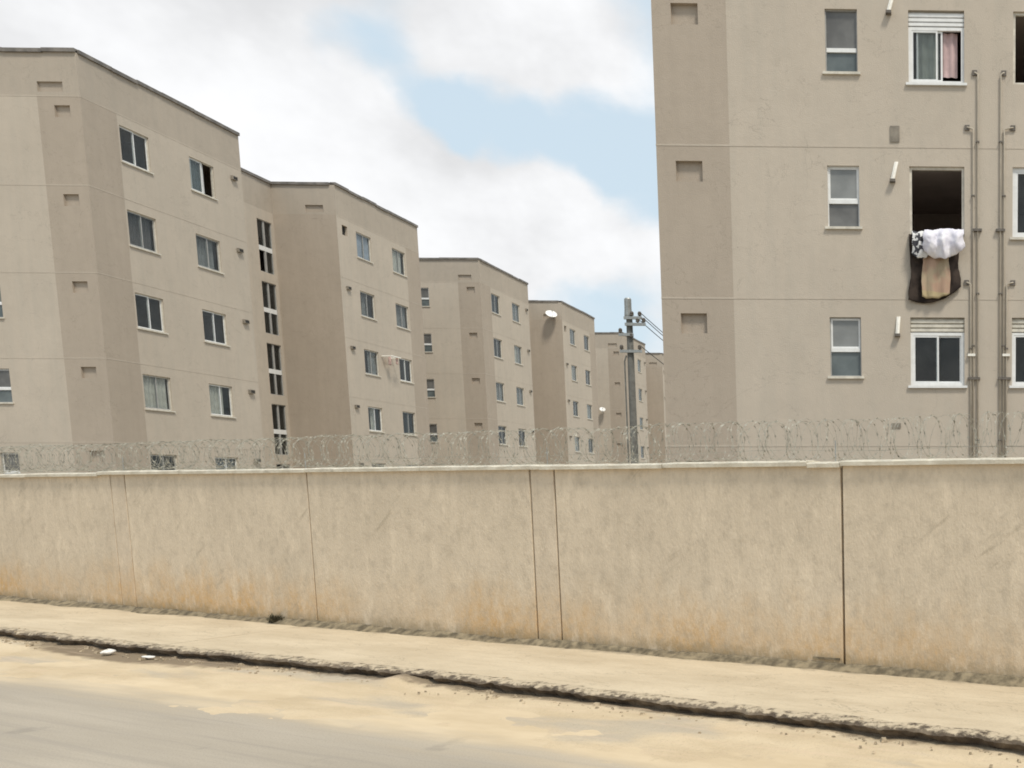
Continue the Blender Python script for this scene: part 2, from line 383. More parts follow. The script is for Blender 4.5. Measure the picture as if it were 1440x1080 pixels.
M['foot'] = simple('mossy_footing', (.19, .155, .10), .95, .5, 9, 0, .006)
WT = .12 + 2.10                                          # wall top under the coping
AX = (Vector((CW, -SW, 0)), Vector((-SW, -CW, 0)), Z)    # s, t, z
O0 = Vector((0, 9.32, 0))
wall = empty('perimeter_wall', SP(-9, -.1, .12), 'long beige rendered boundary wall with clay stains, topped by razor wire', 'wall')
def wall_child(o):
    o.parent = wall; o.matrix_parent_inverse = Matrix.Translation(-wall.location); return o
bounds = [S0]
pil = [-31.1, -22.45, -13.59, -4.915, 3.75, 12.4]
joint = [-26.8, -18.0, -9.15, -.87, 8.1]
for p_ in pil: bounds += [p_-.19, p_+.19]
bounds = sorted(bounds + joint + [S1])
for a, b in zip(bounds, bounds[1:]):
    isp = (b-a) < .5
    q = MB(); off = random.uniform(-.006, .006) *(0 if isp else 1) - (.004 if isp else 0)
    ga, gb = (.016 if any(abs(x-j_) < .01 for j_ in joint) else .013 for x in (a, b)); q.box(O0, AX, (a+ga, -.2, -.05), (b-gb, off, WT), 'wallb' if isp else 'wall')
    wall_child(q.build('pilaster' if isp else 'wall_panel', bevel=.003))
for b in bounds[1:-1]:
    q = MB(); q.box(O0, AX, (b-.02, -.17, -.05), (b+.02, -.05, WT-.01), 'foot'); wall_child(q.build('joint_filler'))
cs = S0
rc = random.Random(3)
cop = [S0, -31, -28.9, -26.7, -24.6, -22.5, -20.4, -18.2, -16.1, -14.02, -11.9, -9.1, -6.9, -4.9, -3.1, -1.25, -.86, 1.2, 3.4, 5.5, 7.6, 9.8, 12, S1]
for i, (a, b) in enumerate(zip(cop, cop[1:])):
    dz = rc.uniform(-.004, .004) - (.025 if b <= -13.9 else 0) - (.012 if abs(a+1.25) < .01 else 0)
    q = MB(); dt = rc.uniform(-.006, .006); n = 10
    sag = [rc.uniform(-.006, .006) for _ in range(n+1)]
    rows = []
    for j in range(n+1):
        s = a+.004+(b-a-.008)*j/n; z0 = WT+.003+dz*.0; z1 = WT+.045+dz+sag[j]*.4
        rows.append([SP(s, .05+dt+.004*nz(s*9, 2), WT-.006+dz), SP(s, .055+dt+.006*nz(s*9, 5), z1-.012), SP(s, .035+dt, z1), SP(s, -.1, z1+.012), SP(s, -.25+dt, z1), SP(s, -.25+dt, WT-.006+dz)])
    kk = q.mi('cope')
    for r_ in rows: q.v += [tuple(p) for p in r_]
    for j in range(n):
        for w_ in range(6):
            w2 = (w_+1) % 6; q.f.append((j*6+w_, (j+1)*6+w_, (j+1)*6+w2, j*6+w2)); q.m.append(kk)
    q.f.append(tuple(range(6))); q.m.append(kk); q.f.append(tuple(n*6+5-x for x in range(6))); q.m.append(kk)
    wall_child(q.build('coping_stone'))
q = MB()                                                  # rough mortar footing against the pavement
def footfn(i, j):
    s = S0+(S1-S0)*i; a = .5+.5*nz(s*.7, 3.7)
    hgt = .03 + .055*max(0, a) + .012*nz(s*9, 8); wd = .05 + .09*max(0, .5+nz(s*.9, 11)) + .012*nz(s*9, 1)
    prof_ = [(.003, hgt), (wd*.35, hgt*.8), (wd*.8, hgt*.35), (wd*1.4, -.01)]
    t_, z_ = prof_[min(3, int(round(j*3)))]
    return SP(s, t_, .12+z_)
q.grid(footfn, 1400, 3, 'foot'); wall_child(q.build('footing', smooth=True))
q = MB(); q.box(O0, AX, (-1.24, -.02, .21), (-.92, .008, .233), 'foot'); wall_child(q.build('drain_slot'))

# razor wire coil
rw = empty('razor_wire', SP(-9, -.1, WT+.06), 'thin coiled razor wire running along the top of the beige boundary wall', 'razor wire')
def rw_child(o): o.parent = rw; o.matrix_parent_inverse = Matrix.Translation(-rw.location); return o
rr_ = random.Random(11)
def coil(sign, ph, pitch):
    q = MB(); pts = []; n = 22; s = -24.0; a = ph; br = []
    rad = .215; c_ = 0
    while s < 9:
        jit = nz(s*.8, sign*3.1)
        rad = .205+.03*nz(s*1.1, sign*7)
        zc = WT+.055+.215+.02*nz(s*.6, 5)
        pts.append(SP(s+.07*math.sin(a*.5+sign)+.03*jit, -.10+math.cos(a)*rad, zc+math.sin(a)*rad))
        a += sign*2*math.pi/n; s += pitch/n; c_ += 1
    q.tube(pts, .0016, 'wire', 4, False)
    o = rw_child(q.build('coil'))
    b = MB()
    for i in range(2, len(pts)-2, 2):
        p = pts[i]; t = (pts[i+1]-pts[i-1]).normalized(); nrm = t.orthogonal().normalized()
        nrm.rotate(Matrix.Rotation(rr_.uniform(0, 6.28), 3, t))
        for sg in (1, -1): b.face([p+t*.020, p+nrm*.006*sg+t*.006, p+nrm*.011*sg+t*.018, p+nrm*.005*sg-t*.008, p-t*.02], 'wire')
    rw_child(b.build('razor_barb', kind='stuff'))
coil(1, 0.3, .15); coil(-1, 1.7, .18); coil(1, 4.0, .27); coil(-1, 5.2, .36)
for p_ in [-22.45, -18, -13.59, -9.3, -4.915, -.99, 3.75, 8]:
    q = MB(); z0 = WT+.04
    q.tube([SP(p_, -.1, z0), SP(p_, -.1, z0+.22)], .006, 'metal', 6); rw_child(q.build('support_rod'))
for zz_ in (.16,):
    q = MB(); q.tube([SP(s_*.5, -.1, WT+zz_+.012*math.sin(s_*1.3)) for s_ in range(-48, 18)], .0025, 'wire', 4); rw_child(q.build('straining_wire'))

# ---------------------------------------------------------------- apartment blocks
ST = 2.7; NF = 5; GW = 12.07; WL = 7.12; CL = 6.05; REC = 2.8; TOP = 14.7; PAR = 13.36; WTOP = 2.2; TH = .14
def facade(mb, O, U, N, width, z0, z1, opens, matfn, cutsu=(), cutsz=()):
    """wall of thickness TH with openings [(u0,u1,z0,z1,depth or None)]"""
    us = sorted(set([0, width, *cutsu] + [x for o in opens for x in o[:2]])); zs = sorted(set([z0, z1, *cutsz] + [x for o in opens for x in o[2:4]]))
    def P(u, z, d=0.0): return O + U*u + Z*z - N*d
    flip = U.cross(Z).dot(N) < 0
    def quad(pts, m): mb.face(list(reversed(pts)) if flip else pts, m)
    for a, b in zip(us, us[1:]):
        for c, e in zip(zs, zs[1:]):
            uc, zc = (a+b)/2, (c+e)/2
            if any(o[0] < uc < o[1] and o[2] < zc < o[3] for o in opens): continue
            quad([P(a, c), P(b, c), P(b, e), P(a, e)], matfn(uc, zc))
            quad([P(a, c, TH), P(a, e, TH), P(b, e, TH), P(b, c, TH)], 'room')
    for o in opens:
        u0, u1, a, b = o[:4]; dp = o[4] if o[4] else TH; mt = matfn((u0+u1)/2, (a+b)/2)
        quad([P(u0, a), P(u0, a, dp), P(u1, a, dp), P(u1, a)][::-1], mt); quad([P(u0, b), P(u0, b, dp), P(u1, b, dp), P(u1, b)], mt)
        quad([P(u0, a), P(u0, a, dp), P(u0, b, dp), P(u0, b)], mt); quad([P(u1, a), P(u1, a, dp), P(u1, b, dp), P(u1, b)][::-1], mt)
        if o[4]: quad([P(u0, a, dp), P(u1, a, dp), P(u1, b, dp), P(u0, b, dp)], o[5] if len(o) > 5 else mt)

def curtain(win, O, ax, u0, u1, z0, z1, m, seed, depth=.22):
    q = MB(); ph = seed*1.7
    def fn(i, j):
        u = u0+(u1-u0)*i
        w = -depth + .022*math.sin(i*(u1-u0)*42+ph) + .012*math.sin(i*9+ph*2)*(1-j)
        return O + ax[0]*u + ax[2]*(z0+(z1-z0)*j) + ax[1]*w
    q.grid(fn, max(6, int((u1-u0)*36)), 4, m); q.build('curtain', win, smooth=True)

def window(bld, O, U, N, u0, u1, z0, z1, style, rnd, opts=None):
    opts = opts or {}
    ax = (U, N, Z); q = MB(); fm = opts.get('frame', 'white'); fwid = opts.get('fw', .045)
    D0, D1 = -.10, -.045                                       # frame sits back in the reveal
    def fb(a, b, c, e, m=fm, d0=D0, d1=D1, mb=q): mb.box(O, ax, (a, d0, c), (b, d1, e), m)
    zt = z1
    if style == 'shutter': zt = z1-.27
    fb(u0, u0+fwid, z0, z1 if style != 'shutter' else zt); fb(u1-fwid, u1, z0, z1 if style != 'shutter' else zt)
    fb(u0+fwid, u1-fwid, z0, z0+fwid); fb(u0+fwid, u1-fwid, zt-fwid, zt)
    if style == 'open':
        win = q.build('window', bld); return win
    win = None
    def pane(a, b, c, e, dd, sash=True, m='glass', fs=.032, sm=None):
        p = MB()
        if sash:
            s2 = sm or fm
            for (x0, x1, y0, y1) in ((a, a+fs, c, e), (b-fs, b, c, e), (a+fs, b-fs, c, c+fs), (a+fs, b-fs, e-fs, e)):
                p.box(O, ax, (x0, dd-.011, y0), (x1, dd+.011, y1), s2)
            a, b, c, e = a+fs, b-fs, c+fs, e-fs
        p.box(O, ax, (a-.004, dd-.002, c-.004), (b+.004, dd+.002, e+.004), m)
        p.build('sash' if sash else 'pane', win)
    if style in ('slide', 'shutter'):
        win = q.build('window', bld)
        a, b, c, e = u0+fwid, u1-fwid, z0+fwid, zt-fwid; md = (a+b)/2; ov = .025
        sm = opts.get('sash', fm)
        st = opts.get('state', 'closed')
        if st == 'closed': pane(a, md+ov, c, e, -.062, sm=sm); pane(md-ov, b, c, e, -.086, sm=sm)
        elif st == 'right_open': pane(a, md+ov, c, e, -.062, sm=sm); pane(a+.09, md+ov+.09, c, e, -.086, sm=sm)
        elif st == 'left_open': pane(md-ov, b, c, e, -.086, sm=sm); pane(md-ov-.08, b-.08, c, e, -.062, sm=sm)
        for (ca, cb, cm, lo) in opts.get('curt', []):
            curtain(win, O, ax, a+(b-a)*ca, a+(b-a)*cb, c+(e-c)*lo, e, cm, rnd.random()*9, opts.get('cd', .20))
        if style == 'shutter':
            sb = MB()
            sb.box(O, ax, (u0, -.12, zt), (u1, -.075, z1-.005), opts.get('box', 'white'))
            for k_ in range(3):
                h0 = zt+.018+k_*.078; sb.box(O, ax, (u0+.004, -.0745, h0), (u1-.004, -.035, h0+.050), opts.get('box', 'white'))
            sb.build('shutter_box', win)
    elif style == 'small':
        win = q.build('window', bld)
        a, b, c, e = u0+fwid, u1-fwid, z0+fwid, z1-fwid; zs = c+(e-c)*opts.get('split', .40)
        tr = MB(); tr.box(O, ax, (a, -.095, zs-.035), (b, -.04, zs+.035), 'white'); tr.build('transom', win)
        pane(a, b, c, zs-.035, -.075, False, opts.get('lo', 'frost2'))
        pane(a, b, zs+.035, e, -.070, opts.get('sash_on', True), opts.get('hi', 'frost'), .03, 'white')
    elif style == 'stair':
        win = q.build('window', bld); md = (u0+u1)/2; zs = z0+(z1-z0)*.46
        tr = MB(); tr.box(O, ax, (u0+fwid, -.10, zs-.10), (u1-fwid, -.04, zs+.10), 'white'); tr.build('transom', win)
        tr = MB(); tr.box(O, ax, (md-.05, -.097, z0+fwid), (md+.05, -.043, zs-.10), fm); tr.box(O, ax, (md-.05, -.097, zs+.10), (md+.05, -.043, z1-fwid), fm); tr.build('mullion', win)
        for (a, b) in ((u0+fwid, md-.05), (md+.05, u1-fwid)):
            for (c, e) in ((z0+fwid, zs-.10), (zs+.10, z1-fwid)):
                if rnd.random() < .8: pane(a, b, c, e, -.07, False, 'glass')
    if opts.get('sill', True):
        s_ = MB(); s_.box(O, ax, (u0-.05, -.04, z0-.045), (u1+.05, .045, z0-.002), opts.get('sillm', 'sill')); s_.build('sill', win)
    return win

def block(name, loc, mirror, label, side_cfg, gable_cfg, seed):
    """H-shaped five-storey block. local x runs away from the street-lane side, y back; mirror=-1 puts the lane side on +X"""
    rnd = random.Random(seed)
    B = empty(name, loc, label, 'building', 'five-storey beige apartment blocks')
    zb = -loc[2]-.05
    X = Vector((1, 0, 0))*mirror; Y = Vector((0, 1, 0))          # X: from lane-side corner into the block
    rows = [WTOP+ST*k for k in range(NF)]
    LT = 2*WL+CL
    # --- near gable
    def gm(u, z):
        if z > PAR: return 'fascia'
        return 'dark' if (u < 1.32 or u > GW-1.32) else 'light'
    op = []; wins = []
    for k, zt in enumerate(rows):
        for s_ in (0, 1):
            f = (lambda u: u) if s_ == 0 else (lambda u: GW-u)
            a, b = sorted((f(.34), f(.82))); op.append((a, b, zt-.36+.06, zt+.06, .085))
            a, b = sorted((f(3.08), f(3.66))); op.append((a, b, zt-1.08, zt, None)); wins.append(('small', k, s_, a, b, zt-1.08, zt))
            a, b = sorted((f(4.58), f(5.59))); hb = 1.25; op.append((a, b, zt-hb, zt, None)); wins.append(('large', k, s_, a, b, zt-hb, zt))
    for s_ in (0, 1):
        a, b = (.5, 1.28) if s_ == 0 else (GW-1.28, GW-.5); op.append((a, b, 13.46, 13.77, .07, 'dark'))
    mb = MB()
    facade(mb, Vector((0, 0, 0)), X, -Y, GW, zb, TOP, op, gm, (1.32, GW-1.32), (PAR,))
    # --- lane side of the two wings, recess returns and stair core
    def sm_near(u, z): return 'fascia' if z > PAR else ('dark' if u < 1.36 else 'light')
    def sm_far(u, z): return 'fascia' if z > PAR else ('dark' if u > WL-1.30 else 'light')
    so = []
    for wi in (0, 1):
        opn = []
        for k, zt in enumerate(rows):
            for c_ in (0, 1):
                a = (1.42, 4.43)[c_] if wi == 0 else (1.47, 4.52)[c_]
                opn.append((a, a+1.2, zt-1.16, zt, None)); so.append((wi, k, c_, a, a+1.2, zt-1.16, zt))
        if wi == 1: opn.append((.38, .80, rows[4]-.42, rows[4]+.02, .12, 'void'))
        facade(mb, Y*(0 if wi == 0 else WL+CL), Y, -X, WL, zb, TOP, opn, sm_near if wi == 0 else sm_far, (1.36,) if wi == 0 else (WL-1.30,), (PAR,))
    rm = lambda u, z: 'fascia' if z > PAR else 'dark'
    facade(mb, Y*(WL+CL), X, -Y, REC, zb, TOP, [(.55, 1.35, 13.46, 13.77, .07, 'dark')], rm, (), (PAR,))
    facade(mb, Y*WL, X, Y, REC, zb, TOP, [], rm, (), (PAR,))
    sto = []
    for k, zt in enumerate(rows):
        a, b = CL-1.12, CL-.16; sto.append((a, b, zt-.10-2.28, zt-.10, None))
    facade(mb, X*REC+Y*WL, Y, -X, CL, zb, TOP, sto, lambda u, z: 'fascia' if z > PAR else 'light', (), (PAR,))
    # far sides: plain
    facade(mb, X*GW, Y, X, LT, zb, TOP, [], lambda u, z: 'light'); facade(mb, Y*LT, X, Y, GW, zb, TOP, [], lambda u, z: 'light')
    mb.build('wall', B)
    # --- roof deck with a dark flashing
    r = MB(); r.box(Vector((0, 0, 0)), (X, Y, Z), (TH+.01, TH+.01, TOP-.9), (GW-TH-.01, WL-TH-.01, TOP-.8), 'roof'); r.box(Vector((0, 0, 0)), (X, Y, Z), (REC+TH+.01, WL-TH-.009, TOP-.9), (GW-TH-.01, WL+CL+TH+.009, TOP-.8), 'roof')
    r.box(Vector((0, 0, 0)), (X, Y, Z), (TH+.01, WL+CL+TH+.01, TOP-.9), (GW-TH-.01, LT-TH-.01, TOP-.8), 'roof'); r.build('roof', B)
    def run(p, dr, n_out, ln):
        a = 0
        while a < ln-.01:
            b = min(ln, a+rnd.uniform(.9, 1.5)); h = rnd.uniform(-.012, .03); e = rnd.uniform(0, .02)
            fl = MB(); fl.box(p, (dr, n_out, Z), (a, -.19, TOP-.07+h), (b, .05+e, TOP+.045+h), 'flash'); fl.build('flashing_strip', B); a = b
    run(-Y*.0, X, -Y, GW); run(Y*.052, Y, -X, WL-.052); run(Y*(WL+CL), Y, -X, WL); run(X*REC+Y*WL, Y, -X, CL); run(Y*(WL+CL)+X*.2, X, -Y, REC-.2)
    # --- thin floor-slab lines
    for k in range(NF):
        z_ = WTOP+.32+ST*k
        for lo, hi in (((-.005, -.005, z_), (GW, .02, z_+.028)), ((-.005, .0201, z_), (.02, WL-.01, z_+.028)), ((-.005, WL+CL+.001, z_), (.02, LT-.03, z_+.028))):
            sc_ = MB(); sc_.box(Vector((0, 0, 0)), (X, Y, Z), lo, hi, 'light'); sc_.build('string_course', B)
    # --- floors and inner partitions (seen only through the windows)
    it = MB()
    for k in range(NF+1):
        z_ = ST*k-.35
        for (x0, x1, y0, y1) in ((TH+.01, GW-TH-.01, TH+.01, WL-TH), (REC+TH+.01, GW-TH-.01, WL-TH, WL+CL+TH), (TH+.01, GW-TH-.01, WL+CL+TH, LT-TH-.01)): it.box(Vector((0, 0, 0)), (X, Y, Z), (x0, y0, z_), (x1, y1, z_+.12), 'room')
    for y0 in (3.6, WL+CL+3.4): it.box(Vector((0, 0, 0)), (X, Y, Z), (TH+.01, y0, 0), (GW-TH-.01, y0+.1, PAR-.2), 'room')
    for x0 in (4.2, 6.0, 7.8): it.box(Vector((0, 0, 0)), (X, Y, Z), (x0, TH+.01, 0), (x0+.1, 3.6, PAR-.2), 'room')
    it.box(Vector((0, 0, 0)), (X, Y, Z), (3.0, 3.7, 0), (3.1, WL-TH-.01, PAR-.2), 'room'); it.box(Vector((0, 0, 0)), (X, Y, Z), (3.0, WL+CL+TH, 0), (3.1, WL+CL+3.3, PAR-.2), 'room')
    it.box(Vector((0, 0, 0)), (X, Y, Z), (REC+2.4, WL-.1, 0), (REC+2.5, WL+CL+.1, PAR-.2), 'room')
    it.build('interior', B)
    # --- windows
    for (kind, k, s_, a, b, z0, z1) in wins:
        st_, o_ = gable_cfg(kind, k, s_, rnd)
        window(B, Vector((0, 0, 0)), X, -Y, a, b, z0, z1, st_, rnd, o_)
    for (wi, k, c_, a, b, z0, z1) in so:
        o_ = side_cfg(wi, k, c_, rnd)
        window(B, Y*(0 if wi == 0 else WL+CL), Y, -X, a, b, z0, z1, 'slide', rnd, o_)
    for (a, b, z0, z1, _) in sto:
        window(B, X*REC+Y*WL, Y, -X, a, b, z0, z1, 'stair', rnd, {'frame': 'grey_frame', 'sill': False, 'fw': .03})
    # --- little vent hoods by the recess, one a storey
    for wi in (0, 1):
        for k, zt in enumerate(rows):
            if wi == 1 and k == 4: continue
            v = MB(); y0 = WL-.62 if wi == 0 else WL+CL+.38
            v.box(-X*0, (Y, -X, Z), (y0, 0, zt-.16), (y0+.26, .10, zt-.02), 'lintel'); v.box(-X*0, (Y, -X, Z), (y0+.03, .1, zt-.14), (y0+.23, .104, zt-.04), 'void')
            v.build('vent_hood', B)
    return B, X, Y

def side_random(rnd):
    c = rnd.random()
    if c < .35: return {'curt': []}
    if c < .6: return {'curt': [(.0, .45, 'cur_greycloth', 0)]}
    if c < .8: return {'curt': [(.0, .55, 'cur_cream', 0), (.6, 1, 'cur_greycloth', 0)], 'cd': .14}
    return {'curt': [(0, 1, 'cur_greycloth', 0)], 'cd': .14}
A_side = {  # (wing,row from the top,column)
    (0, 0, 0): {'curt': []}, (0, 0, 1): {'curt': [(.0, .72, 'cur_greycloth', 0)], 'cd': .13, 'state': 'right_open'},
    (0, 1, 0): {'curt': [(.05, .95, 'cur_darkc', 0)]}, (0, 1, 1): {'curt': [(.1, .9, 'cur_greycloth', 0)]},
    (0, 2, 0): {'curt': []}, (0, 2, 1): {'curt': []},
    (0, 3, 0): {'curt': [(0, .98, 'cur_cream', 0)], 'cd': .13}, (0, 3, 1): {'curt': [(0, .68, 'cur_cream', 0)], 'cd': .13},
    (1, 0, 0): {'curt': [(0, 1, 'cur_blue', 0)], 'cd': .13}, (1, 0, 1): {'curt': [(0, .8, 'cur_cream', 0)], 'cd': .13},
    (1, 1, 0): {'curt': [(.3, .6, 'cur_greycloth', 0)]}, (1, 1, 1): {'curt': [(0, 1, 'cur_greycloth', 0)]},
    (1, 2, 0): {'curt': [(.35, 1, 'cur_greycloth', .0)], 'cd': .13}, (1, 2, 1): {'curt': []},
    (1, 3, 0): {'curt': [(.35, .65, 'cur_cream', 0)]}, (1, 3, 1): {'curt': []}}
def cfgA(wi, k, c, rnd):
    o = dict(A_side.get((wi, 4-k, c), side_random(rnd))); o['frame'] = 'sill'; o['fw'] = .03; o['sash'] = 'grey_frame' if rnd.random() < .65 else 'white'; return o
def cfgR(wi, k, c, rnd):
    o = side_random(rnd); o['frame'] = 'sill'; o['fw'] = .03; o['sash'] = 'grey_frame'; return o
def gabR(kind, k, s_, rnd):
    if kind == 'small': return 'small', {'split': .4, 'frame': 'grey_frame', 'fw': .02}
    o = side_random(rnd); o['fw'] = .04; return 'shutter', o
D_cfg = {(1, 0): ('shutter', {'curt': [], 'fw': .055, 'sillm': 'white', 'box': 'sill'}),
         (2, 0): ('open', {'frame': 'sill'}),
         (3, 0): ('shutter', {'state': 'right_open', 'curt': [(.10, .55, 'cur_cream', 0.03), (.58, .93, 'cur_pink', .12)], 'cd': .15, 'sillm': 'white', 'fw': .055}),
         (1, 1): ('shutter', {'curt': [], 'box': 'sill', 'sillm': 'white'}), (2, 1): ('slide', {'curt': [], 'fw': .07}), (3, 1): ('open', {'frame': 'sill'})}
def gabD(kind, k, s_, rnd):
    if kind == 'small': return 'small', {'split': (.4, .45, .42, .36, .4)[k], 'frame': 'grey_frame' if k != 2 else 'white', 'fw': .02, 'sillm': 'sill', 'sash_on': k != 3, 'lo': ('frost', 'frost2', 'frost', 'frost2', 'frost')[k], 'hi': ('frost', 'frost3', 'frost3', 'frost', 'frost')[k]}
    if (k, s_) in D_cfg: return D_cfg[(k, s_)]
    return gabR(kind, k, s_, rnd)

ZA = .96; XA = -26.39
A, _, _ = block('apartment_block', (XA, 32.24, ZA), -1, 'beige apartment block with brown corner stripe and laundry rack on its far wing', cfgA, gabR, 21)
Bk, _, _ = block('apartment_block', (XA, 59.55, ZA-.03), -1, 'beige apartment block with white satellite dish under the roof of its recess', cfgR, gabR, 33)
Ck, _, _ = block('apartment_block', (XA, 87.1, ZA-.05), -1, 'farthest beige apartment block, partly behind the concrete utility pole', cfgR, gabR, 45)
DX, DY, DZ = -4.72, 18.04, .23
Dk, _, _ = block('apartment_block', (DX, DY, DZ), 1, 'beige apartment block with laundry over an open window and pipes down its wall', cfgR, gabD, 57)

# pipes, hoods and plates on the near gable of the laundry block (local: x from its corner, y outward is -Y)
def L(x, z, o=0.0): return Vector((x-DX, -o, z+EYE-DZ))      # world x, height relative to the eye -> block-local
def pipe(x, ztop, elbow, zbot=-1.9, r=.014):
    q = MB(); pts = [L(elbow, ztop, -.02), L(elbow, ztop, .035), L(elbow + (x-elbow)*.3, ztop-.005, .034)] if abs(elbow-x) > .02 else [L(x, ztop+.02, -.02), L(x, ztop+.015, .03)]
    pts += [L(x, ztop-.03, .034)] if abs(elbow-x) > .02 else [L(x, ztop, .032)]
    pts += [L(x, ztop-.1, .032), L(x, zbot, .032)]
    q.tube(pts, r, 'pipe', 8); o = q.build('pipe', Dk, smooth=True)
    c = MB()
    c.box(Vector((0, 0, 0)), (Vector((1, 0, 0)), Vector((0, 1, 0)), Z), (elbow-DX-.045, -.03, ztop+EYE-DZ-.045), (elbow-DX+.045, -.002, ztop+EYE-DZ+.045), 'clamp'); c.build('wall_flange', o)
    z_ = ztop-1.2
    while z_ > -1.5:
        c = MB(); c.box(L(x, z_), (Vector((1, 0, 0)), Vector((0, 1, 0)), Z), (-.03, -.052, -.012), (.03, 0, .012), 'clamp'); c.build('clamp', o); z_ -= 2.7
    return o
for x, zt, el in [(1.115, 7.44, 1.06), (1.535, 7.44, 1.59), (1.03, 6.49, .92), (1.60, 6.49, 1.76), (.985, 3.74, .91), (1.655, 3.74, 1.77)]: pipe(x, zt, el)
for x0, x1, z_ in [(1.02, 1.19, 4.68), (1.45, 1.62, 4.68), (.93, 1.16, 1.99), (1.50, 1.74, 1.99), (.93, 1.07, 2.42), (1.58, 1.72, 2.42)]:
    c = MB(); c.box(L(0, z_), (Vector((1, 0, 0)), Vector((0, 1, 0)), Z), (x0, -.062, -.022), (x1, -.001, .022), 'clamp' if z_ != 2.42 else 'hood'); c.build('pipe_bracket', Dk)
for i, z_ in enumerate((8.62, 5.72, 2.96, 11.3)):               # slanted white exhaust hoods
    x = -.45 + .04*i*(i < 3)
    q = MB(); sl = (.07, .06, .02, .05)[i]
    for k_ in range(2):
        pass
    pr = [(-.035, 0), (-.035, .07), (0, .10), (.035, .07), (.035, 0)]
    rows_ = []
    for j in range(5):
        f = j/4; rows_.append([L(x+px+sl*(f-.5)*1.2, z_-.16+.32*f, oy*(1-.75*f)) for px, oy in pr])
    kk = q.mi('hood')
    for r_ in rows_: q.v += [tuple(p) for p in r_]
    for j in range(4):
        for w_ in range(4): q.f.append((j*5+w_, j*5+w_+1, (j+1)*5+w_+1, (j+1)*5+w_)); q.m.append(kk)
    q.f.append((20, 21, 22, 23, 24)); q.m.append(kk)
    o = q.build('exhaust_hood', Dk)
    q = MB(); q.box(L(x-sl*.6, z_-.17), (Vector((1, 0, 0)), Vector((0, 1, 0)), Z), (-.05, -.10, -.035), (.05, -.001, .012), 'clamp'); q.build('outlet', o)
for x, z_ in ((-.40, 6.37), (3.03, 6.37), (-.42, 1.12)):
    q = MB(); h = .28 if z_ > 2 else .09
    q.box(L(x, z_), (Vector((1, 0, 0)), Vector((0, 1, 0)), Z), (-.085, -.018, -h/2), (.085, -.001, h/2), 'lintel'); q.build('vent_plate', Dk)

# ---------------------------------------------------------------- laundry over the open window sill
def cloth_mat(name, fn):
    m, t, b = material(name); o = obj_co(t); uvz = t.add('ShaderNodeSeparateXYZ', ins={0: o})
    t.put(b.inputs['Base Color'], fn(t, o, uvz)); b.inputs['Roughness'].default_value = .95; b.inputs['Specular IOR Level'].default_value = .1
    bump(t, b, t.noise(o, 160, 2), .002, .4); return m
M['c_white'] = cloth_mat('white_cotton', lambda t, o, s: t.mix(t.mapr(t.noise(o, 7, 4), .35, .7), (.66, .65, .74), (.82, .81, .86)))
M['c_print'] = cloth_mat('black_white_print', lambda t, o, s: t.mix(t.mapr(t.noise(o, 10, 2, .5, .8), .46, .53), (.06, .06, .07), (.72, .72, .72)))
M['c_tan'] = cloth_mat('tan_towel', lambda t, o, s: t.mix(t.mapr(t.math('ADD', s.outputs[2], t.math('MULTIPLY', s.outputs[0], .12)), 3.58+EYE, 3.60+EYE), (.44, .36, .22), t.mix(t.mapr(t.noise(o, 5, 3), .4, .6), (.42, .29, .215), (.40, .325, .23))))
M['c_dark'] = cloth_mat('dark_brown_blanket', lambda t, o, s: t.mix(t.mapr(t.noise(o, 4, 4), .35, .65), (.028, .022, .020), (.065, .050, .042)))
YF = DY                                                     # wall face
def drape(name, mat, x0, x1, ztop, zbots, out, fold, nf, seed, label, back=.25, thick=.012, ragged=0.0, puff=0.0):
    q = MB(); nu, nv = 46, 34
    def fn(i, j):
        zb = zbots[0]*(1-i)**2 + 2*zbots[1]*i*(1-i) + zbots[2]*i*i
        zb += ragged*nz(i*4, seed)
        L_in = back; L_out = ztop-zb; tot = L_in+L_out; d_ = j*tot
        x = x0+(x1-x0)*i
        wr = fold*math.sin(i*nf+seed+1.2*nz(i*2, seed, j*1.5)) + fold*.7*nz(i*5, j*3, seed)
        if d_ < L_in:
            y = YF + (L_in-d_) - out*(d_/L_in); z = ztop - .16*(1-d_/L_in)**2
        else:
            dd_ = d_-L_in; f = dd_/max(L_out, .01)
            y = YF - out - .03*math.sin(min(1, dd_/.12)*math.pi/2) - puff*math.sin(min(1, f*1.02)*math.pi)**.7
            z = ztop - dd_
            y -= wr*min(1, dd_/.15) + .004
        x += .035*nz(j*2.5, seed+3)*(1 if i > .5 else -1)*abs(2*i-1)
        pinch = .06*math.sin(j*3.0)*(i-.5)*(x1-x0)
        zz = z + (puff*.35*nz(i*3.5, j*2, seed+4) if puff else 0) + .012*nz(i*6, 1, seed)
        return Vector((x - pinch + (puff*.25*nz(j*4, i*2, seed+9)), min(y, YF+back), zz))
    q.grid(fn, nu, nv, mat)
    return tag(q.build(name, smooth=True, solid=thick), label, name.split('_')[-1])
def fE(z): return z+EYE
drape('dark_blanket', 'c_dark', -.17, .80, fE(4.60), (fE(3.42), fE(3.22), fE(3.66)), .02, .018, 16, 1.0, 'dark brown blanket hanging under the white bedding from the open window', thick=.012)
drape('tan_towel', 'c_tan', .075, .60, fE(4.615), (fE(3.46), fE(3.38), fE(3.52)), .085, .018, 15, 2.3, 'tan and pinkish towel with ochre hem hanging over the dark brown blanket', thick=.010)
drape('printed_cloth', 'c_print', -.10, .32, fE(4.63), (fE(4.22), fE(4.02), fE(4.30)), .135, .02, 12, 4.1, 'black and white printed cloth bunched beside the white bedding', thick=.010, puff=.04)
drape('white_bedding', 'c_white', .10, .86, fE(4.655), (fE(4.28), fE(3.90), fE(4.36)), .17, .045, 17, 5.7, 'bunched white bedding draped over the sill of the open window', thick=.02, puff=.09, ragged=.04)

